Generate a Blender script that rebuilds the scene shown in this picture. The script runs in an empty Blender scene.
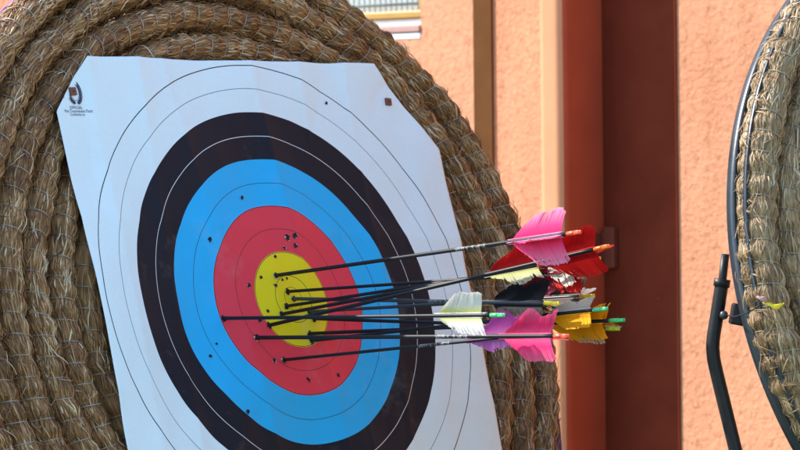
import bpy, bmesh, math, random
import numpy as np
from mathutils import Vector, Matrix

random.seed(7)
RNG = np.random.default_rng(7)
scene = bpy.context.scene
COL = scene.collection
PI = math.pi

# ------------------------------------------------------------------ helpers
def link(o, parent=None):
    COL.objects.link(o)
    if parent is not None:
        o.parent = parent
    return o

def mesh_obj(name, verts, faces, mats=(), parent=None, smooth=True, uv=None, attr=None, mat_idx=None):
    """verts Nx3 array, faces list or MxK array -> one linked mesh object."""
    me = bpy.data.meshes.new(name)
    verts = np.asarray(verts, dtype=np.float32)
    if isinstance(faces, np.ndarray):
        m, k = faces.shape
        me.vertices.add(len(verts)); me.vertices.foreach_set('co', verts.ravel())
        me.loops.add(m * k); me.loops.foreach_set('vertex_index', faces.astype(np.int32).ravel())
        me.polygons.add(m)
        me.polygons.foreach_set('loop_start', np.arange(m, dtype=np.int32) * k)
        me.polygons.foreach_set('loop_total', np.full(m, k, dtype=np.int32))
        me.update(calc_edges=True)
        me.validate()
    else:
        me.from_pydata([tuple(v) for v in verts], [], faces)
    if uv is not None:                                   # per-vertex uv
        lay = me.uv_layers.new(name='UVMap')
        idx = np.empty(len(me.loops), dtype=np.int32); me.loops.foreach_get('vertex_index', idx)
        lay.data.foreach_set('uv', np.asarray(uv, dtype=np.float32)[idx].ravel())
    if attr is not None:
        a = me.attributes.new('tone', 'FLOAT', 'POINT'); a.data.foreach_set('value', np.asarray(attr, dtype=np.float32))
    if smooth:
        me.polygons.foreach_set('use_smooth', np.ones(len(me.polygons), dtype=bool))
    for mt in mats: me.materials.append(mt)
    if mat_idx is not None:
        me.polygons.foreach_set('material_index', np.asarray(mat_idx, dtype=np.int32))
    return link(bpy.data.objects.new(name, me), parent)

def bm_obj(name, bm, mat, parent=None, smooth=False):
    me = bpy.data.meshes.new(name); bm.normal_update(); bm.to_mesh(me); bm.free()
    me.materials.append(mat)
    if smooth:
        for p in me.polygons: p.use_smooth = True
    return link(bpy.data.objects.new(name, me), parent)

def tag(o, label=None, cat=None, group=None, kind=None):
    if label: o['label'] = label
    if cat: o['category'] = cat
    if group: o['group'] = group
    if kind: o['kind'] = kind
    return o

def empty(name, mat, label, cat, group=None):
    o = bpy.data.objects.new(name, None); o.empty_display_size = .05
    o.matrix_world = mat
    return tag(link(o), label, cat, group)

def frame_mat(ex, ey, ez, loc):
    m = Matrix.Identity(4)
    for i, e in enumerate((ex, ey, ez)):
        for j in range(3): m[j][i] = e[j]
    for j in range(3): m[j][3] = loc[j]
    return m

def add_box(bm, lo, hi, bev=0.0, M=None):
    r = bmesh.ops.create_cube(bm, size=1.0)
    vs = r['verts']
    for v in vs:
        v.co = Vector([lo[i] + (v.co[i] + .5) * (hi[i] - lo[i]) for i in range(3)])
    if bev > 0:
        es = list({e for v in vs for e in v.link_edges})
        rr = bmesh.ops.bevel(bm, geom=es, offset=bev, segments=2, affect='EDGES', profile=.5)
        vs = list({v for v in rr['verts']} | {v for v in vs if v.is_valid})
    if M is not None:
        bmesh.ops.transform(bm, matrix=M, verts=[v for v in vs if v.is_valid])

def sweep(path, radius, sides=10, cap=True):
    """tube along path (Nx3) -> verts, faces list"""
    P = np.asarray(path, float); n = len(P)
    rad = np.broadcast_to(np.asarray(radius, float), (n,))
    T = np.gradient(P, axis=0); T /= np.linalg.norm(T, axis=1)[:, None] + 1e-12
    up = np.array([0.13, 0.21, 0.97])
    if abs(T[0] @ up) > .9: up = np.array([.97, .1, .2])
    V = []; N = np.cross(T[0], up); N /= np.linalg.norm(N)
    for i in range(n):
        N = N - T[i] * (N @ T[i]); N /= np.linalg.norm(N)
        B = np.cross(T[i], N)
        a = np.arange(sides) * 2 * PI / sides
        V.append(P[i] + rad[i] * (np.cos(a)[:, None] * N + np.sin(a)[:, None] * B))
    V = np.concatenate(V)
    F = []
    for i in range(n - 1):
        for j in range(sides):
            k = (j + 1) % sides
            F.append((i * sides + j, i * sides + k, (i + 1) * sides + k, (i + 1) * sides + j))
    if cap:
        F.append(tuple(range(sides - 1, -1, -1)))
        F.append(tuple((n - 1) * sides + j for j in range(sides)))
    return V, F

def smooth_path(pts, sub=8):
    """Catmull-Rom through points"""
    P = [np.asarray(p, float) for p in pts]
    P = [2 * P[0] - P[1]] + P + [2 * P[-1] - P[-2]]
    out = []
    for i in range(1, len(P) - 2):
        for t in np.linspace(0, 1, sub, endpoint=False):
            a, b, c, d = P[i - 1], P[i], P[i + 1], P[i + 2]
            out.append(.5 * (2 * b + (c - a) * t + (2 * a - 5 * b + 4 * c - d) * t * t + (-a + 3 * b - 3 * c + d) * t ** 3))
    out.append(P[-2])
    return np.array(out)

class Noise2:
    """smooth value noise, periodic in the second axis if per given"""
    made = 0
    def __init__(self, n0, n1):
        Noise2.made += 1
        self.g = np.random.default_rng(100 + Noise2.made).random((n0, n1)) * 2 - 1
    def __call__(self, x, y):
        g = self.g; n0, n1 = g.shape
        x0 = np.floor(x); y0 = np.floor(y)
        fx = x - x0; fy = y - y0
        fx = fx * fx * (3 - 2 * fx); fy = fy * fy * (3 - 2 * fy)
        i = x0.astype(int) % n0; j = y0.astype(int) % n1
        i1 = (i + 1) % n0; j1 = (j + 1) % n1
        return (g[i, j] * (1 - fx) + g[i1, j] * fx) * (1 - fy) + (g[i, j1] * (1 - fx) + g[i1, j1] * fx) * fy

# ------------------------------------------------------------------ node helpers
def new_mat(name):
    m = bpy.data.materials.new(name); m.use_nodes = True
    nt = m.node_tree; b = nt.nodes['Principled BSDF']
    return m, nt, b

def N(nt, t, **kw):
    n = nt.nodes.new(t)
    for k, v in kw.items():
        if k == 'inp':
            for kk, vv in v.items(): n.inputs[kk].default_value = vv
        else: setattr(n, k, v)
    return n

def rgba(c): return (c[0], c[1], c[2], 1.0)

def ramp(nt, stops, interp='LINEAR'):
    n = nt.nodes.new('ShaderNodeValToRGB'); n.color_ramp.interpolation = interp
    el = n.color_ramp.elements
    while len(el) < len(stops): el.new(.5)
    for e, (p, c) in zip(el, stops): e.position = p; e.color = rgba(c)
    return n

def plain(name, col, rough=.5, metal=0.0, var=.12, scale=40., bump=0.0, spec=.5, bscale=None, fleck=None):
    m, nt, b = new_mat(name); L = nt.links
    tc = N(nt, 'ShaderNodeTexCoord')
    no = N(nt, 'ShaderNodeTexNoise', inp={'Scale': scale, 'Detail': 5.0, 'Roughness': .6})
    L.new(tc.outputs['Object'], no.inputs['Vector'])
    r = ramp(nt, [(.3, [c * (1 - var) for c in col]), (.7, [min(1, c * (1 + var)) for c in col])])
    L.new(no.outputs['Fac'], r.inputs['Fac']); L.new(r.outputs['Color'], b.inputs['Base Color'])
    if fleck:                                  # chipped paint: small pale flecks
        fn = N(nt, 'ShaderNodeTexNoise', inp={'Scale': 75., 'Detail': 4.0, 'Roughness': .6}); L.new(tc.outputs['Object'], fn.inputs['Vector'])
        fr = ramp(nt, [(.69, (0, 0, 0)), (.73, (1, 1, 1))]); L.new(fn.outputs['Fac'], fr.inputs['Fac'])
        fx = N(nt, 'ShaderNodeMix', data_type='RGBA'); L.new(fr.outputs['Color'], fx.inputs['Factor'])
        L.new(r.outputs['Color'], fx.inputs['A']); fx.inputs['B'].default_value = rgba(fleck); L.new(fx.outputs['Result'], b.inputs['Base Color'])
    b.inputs['Roughness'].default_value = rough; b.inputs['Metallic'].default_value = metal
    b.inputs['Specular IOR Level'].default_value = spec
    if bump > 0:
        n2 = N(nt, 'ShaderNodeTexNoise', inp={'Scale': bscale or scale * 3, 'Detail': 4.0})
        L.new(tc.outputs['Object'], n2.inputs['Vector'])
        bp = N(nt, 'ShaderNodeBump', inp={'Strength': .6, 'Distance': bump})
        L.new(n2.outputs['Fac'], bp.inputs['Height']); L.new(bp.outputs['Normal'], b.inputs['Normal'])
    return m

# ------------------------------------------------------------------ camera model (pixels of the 800x450 photograph)
CAM = np.array([0., 0., 1.42])
FPX = 253 / 36 * 800
ROLL = math.radians(0.6)
CR, SR = math.cos(ROLL), math.sin(ROLL)
def ray(px, py):
    a, b = px - 400, py - 225
    u = a * CR - b * SR; v = a * SR + b * CR
    return np.array([u / FPX, 1., -v / FPX])
def at_depth(px, py, y): return CAM + ray(px, py) * y
def on_plane(px, py, c, n):
    d = ray(px, py); return CAM + d * (((c - CAM) @ n) / (d @ n))

cam = bpy.data.cameras.new('camera'); cam.lens = 253; cam.sensor_width = 36
cam.clip_start = .5; cam.clip_end = 3000
cam.dof.use_dof = True; cam.dof.focus_distance = 8.85; cam.dof.aperture_fstop = 11
co = link(bpy.data.objects.new('camera', cam))
co.matrix_world = frame_mat((CR, 0, -SR), (SR, 0, CR), (0, -1, 0), CAM)
scene.camera = co

# ------------------------------------------------------------------ light
SUN_EL, SUN_S = math.radians(41), np.array([-.961, .276])     # horizontal direction towards the sun
w = bpy.data.worlds.new('World'); scene.world = w; w.use_nodes = True
nt = w.node_tree; bg = nt.nodes['Background']
sky = nt.nodes.new('ShaderNodeTexSky'); sky.sky_type = 'NISHITA'; sky.sun_disc = False
sky.sun_elevation = SUN_EL
az = math.atan2(SUN_S[0], SUN_S[1])            # from +Y towards +X
sky.sun_rotation = az
sky.air_density = 1.0; sky.dust_density = .4; sky.ozone_density = 1.2
nt.links.new(sky.outputs['Color'], bg.inputs['Color']); bg.inputs['Strength'].default_value = .15
sl = bpy.data.lights.new('sun', 'SUN'); sl.energy = 3.1; sl.angle = math.radians(.53); sl.color = (1., .93, .82)
so = link(bpy.data.objects.new('sun', sl))
sd = Vector((SUN_S[0] * math.cos(SUN_EL), SUN_S[1] * math.cos(SUN_EL), math.sin(SUN_EL)))
so.rotation_euler = sd.to_track_quat('Z', 'Y').to_euler()
scene.view_settings.view_transform = 'Standard'; scene.view_settings.look = 'None'
scene.view_settings.gamma = 1.0; scene.view_settings.use_curve_mapping = False
scene.view_settings.exposure = 1.6

# ------------------------------------------------------------------ materials
def stucco_mat():
    m, nt, b = new_mat('orange_stucco'); L = nt.links
    tc = N(nt, 'ShaderNodeTexCoord')
    big = N(nt, 'ShaderNodeTexNoise', inp={'Scale': 2.2, 'Detail': 6.0, 'Roughness': .6})
    fine = N(nt, 'ShaderNodeTexNoise', inp={'Scale': 55., 'Detail': 6.0, 'Roughness': .65})
    for n in (big, fine): L.new(tc.outputs['Object'], n.inputs['Vector'])
    r1 = ramp(nt, [(.3, (.60, .25, .134)), (.7, (.71, .325, .182))])
    L.new(big.outputs['Fac'], r1.inputs['Fac'])
    r2 = ramp(nt, [(.34, (.62, .54, .50)), (.48, (1, 1, 1)), (.75, (1.0, 1.0, 1.0))])
    L.new(fine.outputs['Fac'], r2.inputs['Fac'])
    mx = N(nt, 'ShaderNodeMix', data_type='RGBA', blend_type='MULTIPLY'); mx.inputs['Factor'].default_value = .6
    L.new(r1.outputs['Color'], mx.inputs['A']); L.new(r2.outputs['Color'], mx.inputs['B'])
    # faint runs of rain dirt and sun-bleached patches
    mp = N(nt, 'ShaderNodeMapping'); mp.inputs['Scale'].default_value = (9., .8, 1.); L.new(tc.outputs['Object'], mp.inputs['Vector'])
    st = N(nt, 'ShaderNodeTexNoise', inp={'Scale': 1.0, 'Detail': 5.0, 'Roughness': .6}); L.new(mp.outputs[0], st.inputs['Vector'])
    r3 = ramp(nt, [(.3, (.84, .80, .77)), (.52, (1, 1, 1)), (.75, (1., 1., 1.))]); L.new(st.outputs['Fac'], r3.inputs['Fac'])
    m3 = N(nt, 'ShaderNodeMix', data_type='RGBA', blend_type='MULTIPLY'); m3.inputs['Factor'].default_value = 1.
    L.new(mx.outputs['Result'], m3.inputs['A']); L.new(r3.outputs['Color'], m3.inputs['B'])
    L.new(m3.outputs['Result'], b.inputs['Base Color'])
    b.inputs['Roughness'].default_value = .85; b.inputs['Specular IOR Level'].default_value = .25
    # rough trowelled render: coarse dabs plus grains and pits
    h1 = N(nt, 'ShaderNodeTexNoise', inp={'Scale': 66., 'Detail': 10.0, 'Roughness': .78})
    h2 = N(nt, 'ShaderNodeTexVoronoi', inp={'Scale': 90.})
    h3 = N(nt, 'ShaderNodeTexNoise', inp={'Scale': 220., 'Detail': 3.0})
    for n in (h1, h2, h3): L.new(tc.outputs['Object'], n.inputs['Vector'])
    a1 = N(nt, 'ShaderNodeMath', operation='MULTIPLY_ADD'); a1.inputs[1].default_value = .35
    L.new(h2.outputs['Distance'], a1.inputs[0]); L.new(h1.outputs['Fac'], a1.inputs[2])
    a2 = N(nt, 'ShaderNodeMath', operation='MULTIPLY_ADD'); a2.inputs[1].default_value = .22
    L.new(h3.outputs['Fac'], a2.inputs[0]); L.new(a1.outputs[0], a2.inputs[2])
    bp = N(nt, 'ShaderNodeBump', inp={'Strength': .75, 'Distance': .0048})
    L.new(a2.outputs[0], bp.inputs['Height']); L.new(bp.outputs['Normal'], b.inputs['Normal'])
    return m

def straw_mat(name, dark, mid, light):
    m, nt, b = new_mat(name); L = nt.links
    uv = N(nt, 'ShaderNodeUVMap')
    mp = N(nt, 'ShaderNodeMapping'); mp.inputs['Scale'].default_value = (22., 260., 1.)
    L.new(uv.outputs['UV'], mp.inputs['Vector'])
    n1 = N(nt, 'ShaderNodeTexNoise', inp={'Scale': 1.0, 'Detail': 4.0, 'Roughness': .6, 'Distortion': .6})
    L.new(mp.outputs['Vector'], n1.inputs['Vector'])
    tc = N(nt, 'ShaderNodeTexCoord')
    n2 = N(nt, 'ShaderNodeTexNoise', inp={'Scale': 14., 'Detail': 3.0})
    L.new(tc.outputs['Object'], n2.inputs['Vector'])
    ad = N(nt, 'ShaderNodeMath', operation='MULTIPLY_ADD'); ad.inputs[1].default_value = .45
    L.new(n2.outputs['Fac'], ad.inputs[0]); L.new(n1.outputs['Fac'], ad.inputs[2])
    r = ramp(nt, [(.52, dark), (.72, mid), (.95, light)])
    L.new(ad.outputs[0], r.inputs['Fac']); L.new(r.outputs['Color'], b.inputs['Base Color'])
    b.inputs['Roughness'].default_value = .65; b.inputs['Specular IOR Level'].default_value = .3
    bp = N(nt, 'ShaderNodeBump', inp={'Strength': .9, 'Distance': .003})
    L.new(n1.outputs['Fac'], bp.inputs['Height']); L.new(bp.outputs['Normal'], b.inputs['Normal'])
    return m

def blade_mat(name, stops):
    m, nt, b = new_mat(name); L = nt.links
    at = N(nt, 'ShaderNodeAttribute', attribute_name='tone')
    r = ramp(nt, stops)
    L.new(at.outputs['Fac'], r.inputs['Fac']); L.new(r.outputs['Color'], b.inputs['Base Color'])
    b.inputs['Roughness'].default_value = .5; b.inputs['Specular IOR Level'].default_value = .4
    return m

M_STUCCO = stucco_mat()
M_STRAW = straw_mat('straw_rope', (.07, .030, .010), (.26, .120, .040), (.46, .28, .13))
M_STRAW2 = straw_mat('straw_rope_pale', (.11, .064, .027), (.31, .190, .085), (.54, .39, .22))
M_BLADE = blade_mat('straw_blades', [(0, (.06, .024, .008)), (.3, (.19, .080, .025)), (.55, (.35, .172, .060)), (.8, (.53, .335, .155)), (1, (.70, .57, .37))])
M_BLADE2 = blade_mat('straw_blades_pale', [(0, (.08, .045, .018)), (.3, (.22, .130, .055)), (.6, (.35, .225, .10)), (.85, (.48, .35, .19)), (1, (.62, .52, .35))])
M_WIRE = plain('galvanised_wire', (.36, .34, .31), .45, .35, .3, 60)
M_WIRE2 = plain('dull_wire', (.30, .28, .22), .55, .3, .3, 60)
M_BAND_PURPLE = plain('purple_band', (.17, .055, .15), .35, .0, .15, 12)
M_BAND_BLACK = plain('black_band', (.022, .030, .036), .28, .0, .25, 25, .0004)
M_BLACK = plain('black_tube_paint', (.012, .012, .013), .45, .0, .3, 30, .0005, spec=.28)
M_BOLT = plain('dark_bolt_steel', (.06, .065, .07), .4, .6, .3, 80)

def ground_mat():
    m, nt, b = new_mat('mown_grass_ground'); L = nt.links
    tc = N(nt, 'ShaderNodeTexCoord')
    n1 = N(nt, 'ShaderNodeTexNoise', inp={'Scale': 1.3, 'Detail': 8.0, 'Roughness': .65})
    L.new(tc.outputs['Object'], n1.inputs['Vector'])
    r = ramp(nt, [(.3, (.035, .055, .018)), (.55, (.06, .085, .03)), (.8, (.11, .11, .06))])
    L.new(n1.outputs['Fac'], r.inputs['Fac']); L.new(r.outputs['Color'], b.inputs['Base Color'])
    b.inputs['Roughness'].default_value = .95
    bp = N(nt, 'ShaderNodeBump', inp={'Strength': .7, 'Distance': .03})
    n2 = N(nt, 'ShaderNodeTexNoise', inp={'Scale': 30., 'Detail': 5.0})
    L.new(tc.outputs['Object'], n2.inputs['Vector'])
    L.new(n2.outputs['Fac'], bp.inputs['Height']); L.new(bp.outputs['Normal'], b.inputs['Normal'])
    return m

# ------------------------------------------------------------------ ground
bm = bmesh.new(); bmesh.ops.create_grid(bm, x_segments=8, y_segments=8, size=600)
tag(bm_obj('ground', bm, ground_mat()), kind='structure')

# ------------------------------------------------------------------ wall with window and trim
KAP = math.radians(45)
W0 = np.array([.27, 10.7, 0.])
WE = np.array([math.cos(KAP), -math.sin(KAP), 0.])           # along the wall, to the right and nearer
WN = np.array([-math.sin(KAP), -math.cos(KAP), 0.])          # outward
WM = frame_mat(WE, (0, 0, 1), WN, W0)                        # local x along, y up, z out
def wall_xy(px, py, off=0.):
    p = on_plane(px, py, W0 + WN * off, WN) - W0
    return p @ WE, p[2]

wall = empty('building_wall', WM, 'sunlit orange stucco wall with rough trowelled render behind the straw butts', 'wall')
x_r, y_b = wall_xy(421, 39); x_l = wall_xy(300, 39)[0]
wx0, wx1, wy0, wy1 = x_l - .25, x_r, y_b, y_b + 1.15
bm = bmesh.new()
def grid_quad(bm, x0, x1, y0, y1):
    add_box(bm, (x0, y0, -.22), (x1, y1, 0.))
grid_quad(bm, -9, wx0, 0, 3.1); grid_quad(bm, wx1, 3.4, 0, 3.1)
grid_quad(bm, wx0, wx1, 0, wy0); grid_quad(bm, wx0, wx1, wy1, 3.1)
bm_obj('wall_panel', bm, M_STUCCO, wall)
# brown vertical trim
tx0, tx1 = wall_xy(475, 60)[0], wall_xy(493.5, 60)[0]
bm = bmesh.new(); add_box(bm, (tx0, 0, .0005), (tx1, 3.1, .005), .001)
bm_obj('trim_board', bm, plain('brown_trim_paint', (.118, .045, .012), .8, 0, .16, 9, .0008, spec=.1, fleck=(.30, .17, .09)), wall)
# thin dark maroon strip fitted to the drainpipe's cast shadow, shade put into colour
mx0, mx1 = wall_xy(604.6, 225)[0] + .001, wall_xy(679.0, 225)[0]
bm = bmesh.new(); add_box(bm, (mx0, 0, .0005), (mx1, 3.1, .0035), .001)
bm_obj('shadow_strip', bm, plain('dark_maroon_shadow', (.145, .025, .0115), .85, 0, .16, 9, .0015, spec=.06, fleck=(.17, .06, .035)), wall)
# window
M_OCHRE = plain('ochre_frame_paint', (.42, .22, .035), .45, 0, .12, 20)
M_WHITE = plain('white_sill_paint', (.78, .74, .70), .6, 0, .05, 25)
M_PINK = plain('pink_sill', (.40, .22, .19), .7, 0, .1, 25)
def wy(py): return wall_xy(418, py)[1]
pxm = 1.0 / (FPX / 10.5) / math.cos(KAP)                      # wall metres per pixel along x here
win = mesh_obj('window', [(wx0, wy(18), -.022), (wx1, wy(18), -.022), (wx1, wy1, -.022), (wx0, wy1, -.022)], [(0, 1, 2, 3)],
               [plain('white_glass', (.88, .89, .86), .3, 0, .03, 10)], wall, smooth=False)
bm = bmesh.new()
fw = 4.5 * pxm; fh = wy(10) - wy(18)
add_box(bm, (wx0, wy(18), -.045), (wx1, wy(10), -.004), .003)
add_box(bm, (wx1 - fw, wy(10), -.045), (wx1 - .0005, wy1 - fh, -.006), .003)
add_box(bm, (wx0, wy(10), -.045), (wx0 + fw, wy1 - fh, -.006), .003)
add_box(bm, (wx0, wy1 - fh, -.045), (wx1, wy1 - .0005, -.004), .003)
bm_obj('frame', bm, M_OCHRE, win)
bm = bmesh.new()
step = 5.6 * pxm; x = wx1 - fw - step * .6
while x > wx0 + fw:
    bmesh.ops.create_cone(bm, cap_ends=True, segments=8, radius1=.0017, radius2=.0017, depth=wy1 - wy(10),
        matrix=Matrix.Translation((x, (wy1 + wy(10)) / 2, -.014)) @ Matrix.Rotation(PI / 2, 4, 'X'))
    x -= step
y = wy(3)
while y < wy1:
    bmesh.ops.create_cone(bm, cap_ends=True, segments=8, radius1=.0025, radius2=.0025, depth=wx1 - wx0 - 2 * fw,
        matrix=Matrix.Translation(((wx0 + wx1) / 2, y, -.0098)) @ Matrix.Rotation(PI / 2, 4, 'Y'))
    y += .045
bm_obj('grille', bm, plain('grey_grille', (.25, .28, .26), .5, 0, .2, 30), win, smooth=True)
sill = bmesh.new()
add_box(sill, (wx0, wy(25), -.10), (wx1, wy(18) - .0005, -.010), .002)
sl_ = bm_obj('sill', sill, M_WHITE, win)
bm = bmesh.new(); add_box(bm, (wx0 - .02, wy(32), -.10), (wx1 - .001, wy(25) - .0005, .004), .002)
bm_obj('sill_slab', bm, M_PINK, win)
bm = bmesh.new(); add_box(bm, (wx0, wy(39), -.10), (wx1 - .001, wy(32.6), .0015), .002)
bm_obj('sill_fascia', bm, M_WHITE, win)

# square drainpipe with rounded corners: sunlit peach and shaded red brown put into its colours
pb_x = wall_xy(604.6, 225)[0]                                 # where its side meets the wall
DP = .114; WD = .060; RC = .019
fcx = wall_xy(538, 225, DP)[0]; WD = max(.05, pb_x - fcx)
pm = frame_mat(WE, (0, 0, 1), WN, W0 + WE * pb_x)
pipe = empty('drainpipe', pm, 'upright square drainpipe with a smooth front edge coloured sunlit peach and a side coloured shaded red brown', 'drainpipe')
M_PIPE_SHADED = plain('terracotta_pipe_shaded', (.44, .068, .028), .55, 0, .13, 7, .0012, bscale=30, spec=.25, fleck=(.34, .10, .06))
M_PIPE_SUNLIT = plain('peach_pipe_sunlit', (.60, .25, .118), .5, 0, .06, 7, .0008, bscale=30, spec=.3)
arc = lambda cx, cz, a0, a1, n: [(cx + RC * math.cos(a), cz + RC * math.sin(a)) for a in np.linspace(a0, a1, n)]
sec = [(0., .0015)] + [(0., z) for z in np.linspace(.01, DP - RC - .002, 6)] + arc(-RC, DP - RC, 0, PI / 2, 13)
n_side = 1 + 6 + 6
sec += [(x, DP) for x in np.linspace(-RC - .002, -WD + RC + .002, 4)] + arc(-WD + RC, DP - RC, PI / 2, PI, 9) + [(-WD, .0015)]
def strip(name, pts, mat):
    ysn = np.linspace(0, 3.1, 32); k = len(pts)
    wob = np.interp(ysn, np.linspace(0, 3.1, 9), np.random.default_rng(5).normal(0, .0006, 9))
    V = np.array([(x + w_, y, z) for y, w_ in zip(ysn, wob) for x, z in pts])
    a = np.arange(31)[:, None] * k; b = np.arange(k - 1)[None, :]
    F = np.stack([a + b, a + k + b, a + k + b + 1, a + b + 1], -1).reshape(-1, 4)
    return mesh_obj(name, V, F, [mat], pipe)
strip('pipe_side', sec[:n_side], M_PIPE_SHADED)
strip('pipe_front', sec[n_side - 1:], M_PIPE_SUNLIT)
# clamp: a leg against the side of the pipe and a plate screwed to the wall
zt = wall_xy(612, 227)[1]; zb = wall_xy(612, 268)[1]; zs0 = wall_xy(600, 261)[1]; zs1 = wall_xy(600, 233)[1]
p0 = wall_xy(609, 245)[0] - pb_x; p1 = wall_xy(619.5, 245)[0] - pb_x
bm = bmesh.new()
add_box(bm, (.0008, zs0, .0145), (.0032, zs1, .050), .0008)
add_box(bm, (.0008, zs0, .0042), (p0, zs1, .014), .0012)
add_box(bm, (p0 + .0005, zb, .0042), (p1, zt, .017), .002)
bm_obj('bracket', bm, plain('bracket_paint', (.17, .034, .018), .6, 0, .12, 20, spec=.3), pipe)

# ------------------------------------------------------------------ straw butts
PITCH = .053
class Coil:
    def __init__(self, r_out, ang_ref, end_ang, T, seed):
        """flat spiral of straw rope in the local xy plane, front surface near z = -.008"""
        self.a = PITCH * .5 * .99; self.b = T / 2; self.zc = -.009 - self.b
        self.end = math.radians(end_ang)
        # outer centre radius at ang_ref equals r_out - a
        back = (self.end - math.radians(ang_ref)) % (2 * PI)
        self.r_end = r_out - self.a + PITCH * back / (2 * PI)
        turns = (self.r_end - .05) / PITCH
        th = np.linspace(self.end - turns * 2 * PI, self.end, 6000)
        r = self.r_end - PITCH * (self.end - th) / (2 * PI)
        ds = np.sqrt((r * np.diff(th, prepend=th[0])) ** 2)
        self.s_tab = np.cumsum(ds); self.th_tab = th; self.L = self.s_tab[-1]
        self.n1 = Noise2(4096, 8); self.n2 = Noise2(8192, 14); self.n3 = Noise2(1024, 3)
        self.WP = .034
    def theta(self, s): return np.interp(s, self.s_tab, self.th_tab)
    def rad(self, th): return self.r_end - PITCH * (self.end - th) / (2 * PI)
    def P(self, s, phi, h=0.):
        th = self.theta(s); r = self.rad(th)
        wire = phi / (2 * PI) - s / self.WP                      # integer on the wire
        pin = np.abs(((wire + .5) % 1.) - .5) * 2               # 0 at wire .. 1 between
        k = 1 + .20 * (np.minimum(pin * 1.35, 1) ** .65 - 1) + .07 * self.n1(s / .02, phi / (2 * PI) * 8) + .05 * self.n2(s / .009, phi / (2 * PI) * 14)
        rr = r + .0035 * self.n3(s / .12, np.zeros_like(s)); zz = self.zc + .003 * self.n3(s / .15 + 333, np.ones_like(s))
        c, sn = np.cos(phi), np.sin(phi)
        e = 2 / 2.15
        x = self.a * np.sign(c) * np.abs(c) ** e; z = self.b * np.sign(sn) * np.abs(sn) ** e
        nx = c / self.a; nz = sn / self.b; nl = np.hypot(nx, nz); nx = nx / nl; nz = nz / nl
        x = x + (k - 1) * self.a * nx + h * nx; z = z + (k - 1) * self.a * nz + h * nz
        R = rr + x
        return np.stack([R * np.cos(th), R * np.sin(th), zz + z], -1)
    def core(self, name, mat, parent, seg=.0055, nphi=32):
        n = int(self.L / seg)
        s = np.linspace(0, self.L, n); ph = np.arange(nphi) * 2 * PI / nphi - PI / 2
        S, H = np.meshgrid(s, ph, indexing='ij')
        V = self.P(S, H).reshape(-1, 3)
        i = np.arange(n - 1)[:, None] * nphi; j = np.arange(nphi)[None, :]; k = (j + 1) % nphi
        F = np.stack([i + j, i + k, i + nphi + k, i + nphi + j], -1).reshape(-1, 4)
        UV = np.stack([S, (H / (2 * PI)) * .16], -1).reshape(-1, 2)
        # close both rope ends
        c0 = V[:nphi].mean(0); c1 = V[-nphi:].mean(0); V = np.vstack([V, c0, c1])
        UV = np.vstack([UV, UV[0], UV[-1]])
        m0 = len(V) - 2
        cap = []
        for q in range(0, nphi, 2):
            cap.append((m0, (q + 2) % nphi, q + 1, q)); b = (n - 1) * nphi
            cap.append((m0 + 1, b + q, b + q + 1, b + (q + 2) % nphi))
        F = np.vstack([F, np.array(cap)])
        return mesh_obj(name, V, F, [mat], parent, True, UV)
    def wire(self, name, mat, parent, rw=.0008, smin=0.):
        n_w = int((self.L - smin) / self.WP) - 1
        per = 26
        ph = np.arange(n_w * per) * 2 * PI / per
        s = smin + ph / (2 * PI) * self.WP
        s_j = s + .004 * np.interp(s, np.arange(0, self.L, .05), RNG.normal(0, 1, len(np.arange(0, self.L, .05))))
        th = self.theta(s_j)
        # the wire sits where P pinches: recompute with matching phase
        p = self.P(s, ph % (2 * PI), .0026 + .0012 * np.abs(self.n1(s / .013, ph * 0)))
        nrm = self.P(s, ph % (2 * PI), .01) - p; nrm /= np.linalg.norm(nrm, axis=1)[:, None]
        T = np.gradient(p, axis=0); T /= np.linalg.norm(T, axis=1)[:, None]
        B = np.cross(T, nrm); sides = 5
        a = np.arange(sides) * 2 * PI / sides
        V = (p[:, None, :] + rw * (np.cos(a)[None, :, None] * nrm[:, None, :] + np.sin(a)[None, :, None] * B[:, None, :])).reshape(-1, 3)
        n = len(p)
        i = np.arange(n - 1)[:, None] * sides; j = np.arange(sides)[None, :]; k = (j + 1) % sides
        F = np.stack([i + j, i + k, i + sides + k, i + sides + j], -1).reshape(-1, 4)
        return mesh_obj(name, V, F, [mat], parent)
    def blades(self, s0, ph0, L, wd, ang, h0, bow, lift, tone, K=6):
        """ribbons of straw lying on the rope; all arguments arrays of n"""
        t = np.linspace(-.5, .5, K)[None, :]
        S = np.clip(s0[:, None] + t * (L * np.cos(ang))[:, None], 0, self.L)
        PH = ph0[:, None] + t * (L * np.sin(ang) / .035)[:, None]
        H = h0[:, None] + bow[:, None] * (1 - (2 * t) ** 2) + lift[:, None] * (t + .5) ** 2.2
        # calm P: straw bridges the small bumps
        p = self.P(S, PH, H); q = self.P(S, PH, H + .01)
        nrm = q - p; nrm /= np.linalg.norm(nrm, axis=2)[..., None] + 1e-9
        T = np.gradient(p, axis=1); T /= np.linalg.norm(T, axis=2)[..., None] + 1e-9
        B = np.cross(T, nrm)
        tw = RNG.normal(0, .5, len(s0))[:, None, None]
        B = B * np.cos(tw) + nrm * np.sin(tw)
        taper = (1 - .75 * np.abs(2 * t) ** 3)[..., None]
        wv = wd[:, None, None] * .5 * taper
        cen = p + nrm * .0004
        V = np.stack([p - B * wv, cen + nrm * wv * .35, p + B * wv], 2)  # n,K,3,3 : a slightly folded ribbon
        n = len(s0)
        base = (np.arange(n) * K * 3)[:, None, None] + (np.arange(K - 1) * 3)[None, :, None] + np.arange(2)[None, None, :]
        F = np.stack([base, base + 1, base + 4, base + 3], -1).reshape(-1, 4)
        tn = np.repeat(tone, K * 3)
        return V.reshape(-1, 3), F, tn

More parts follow.
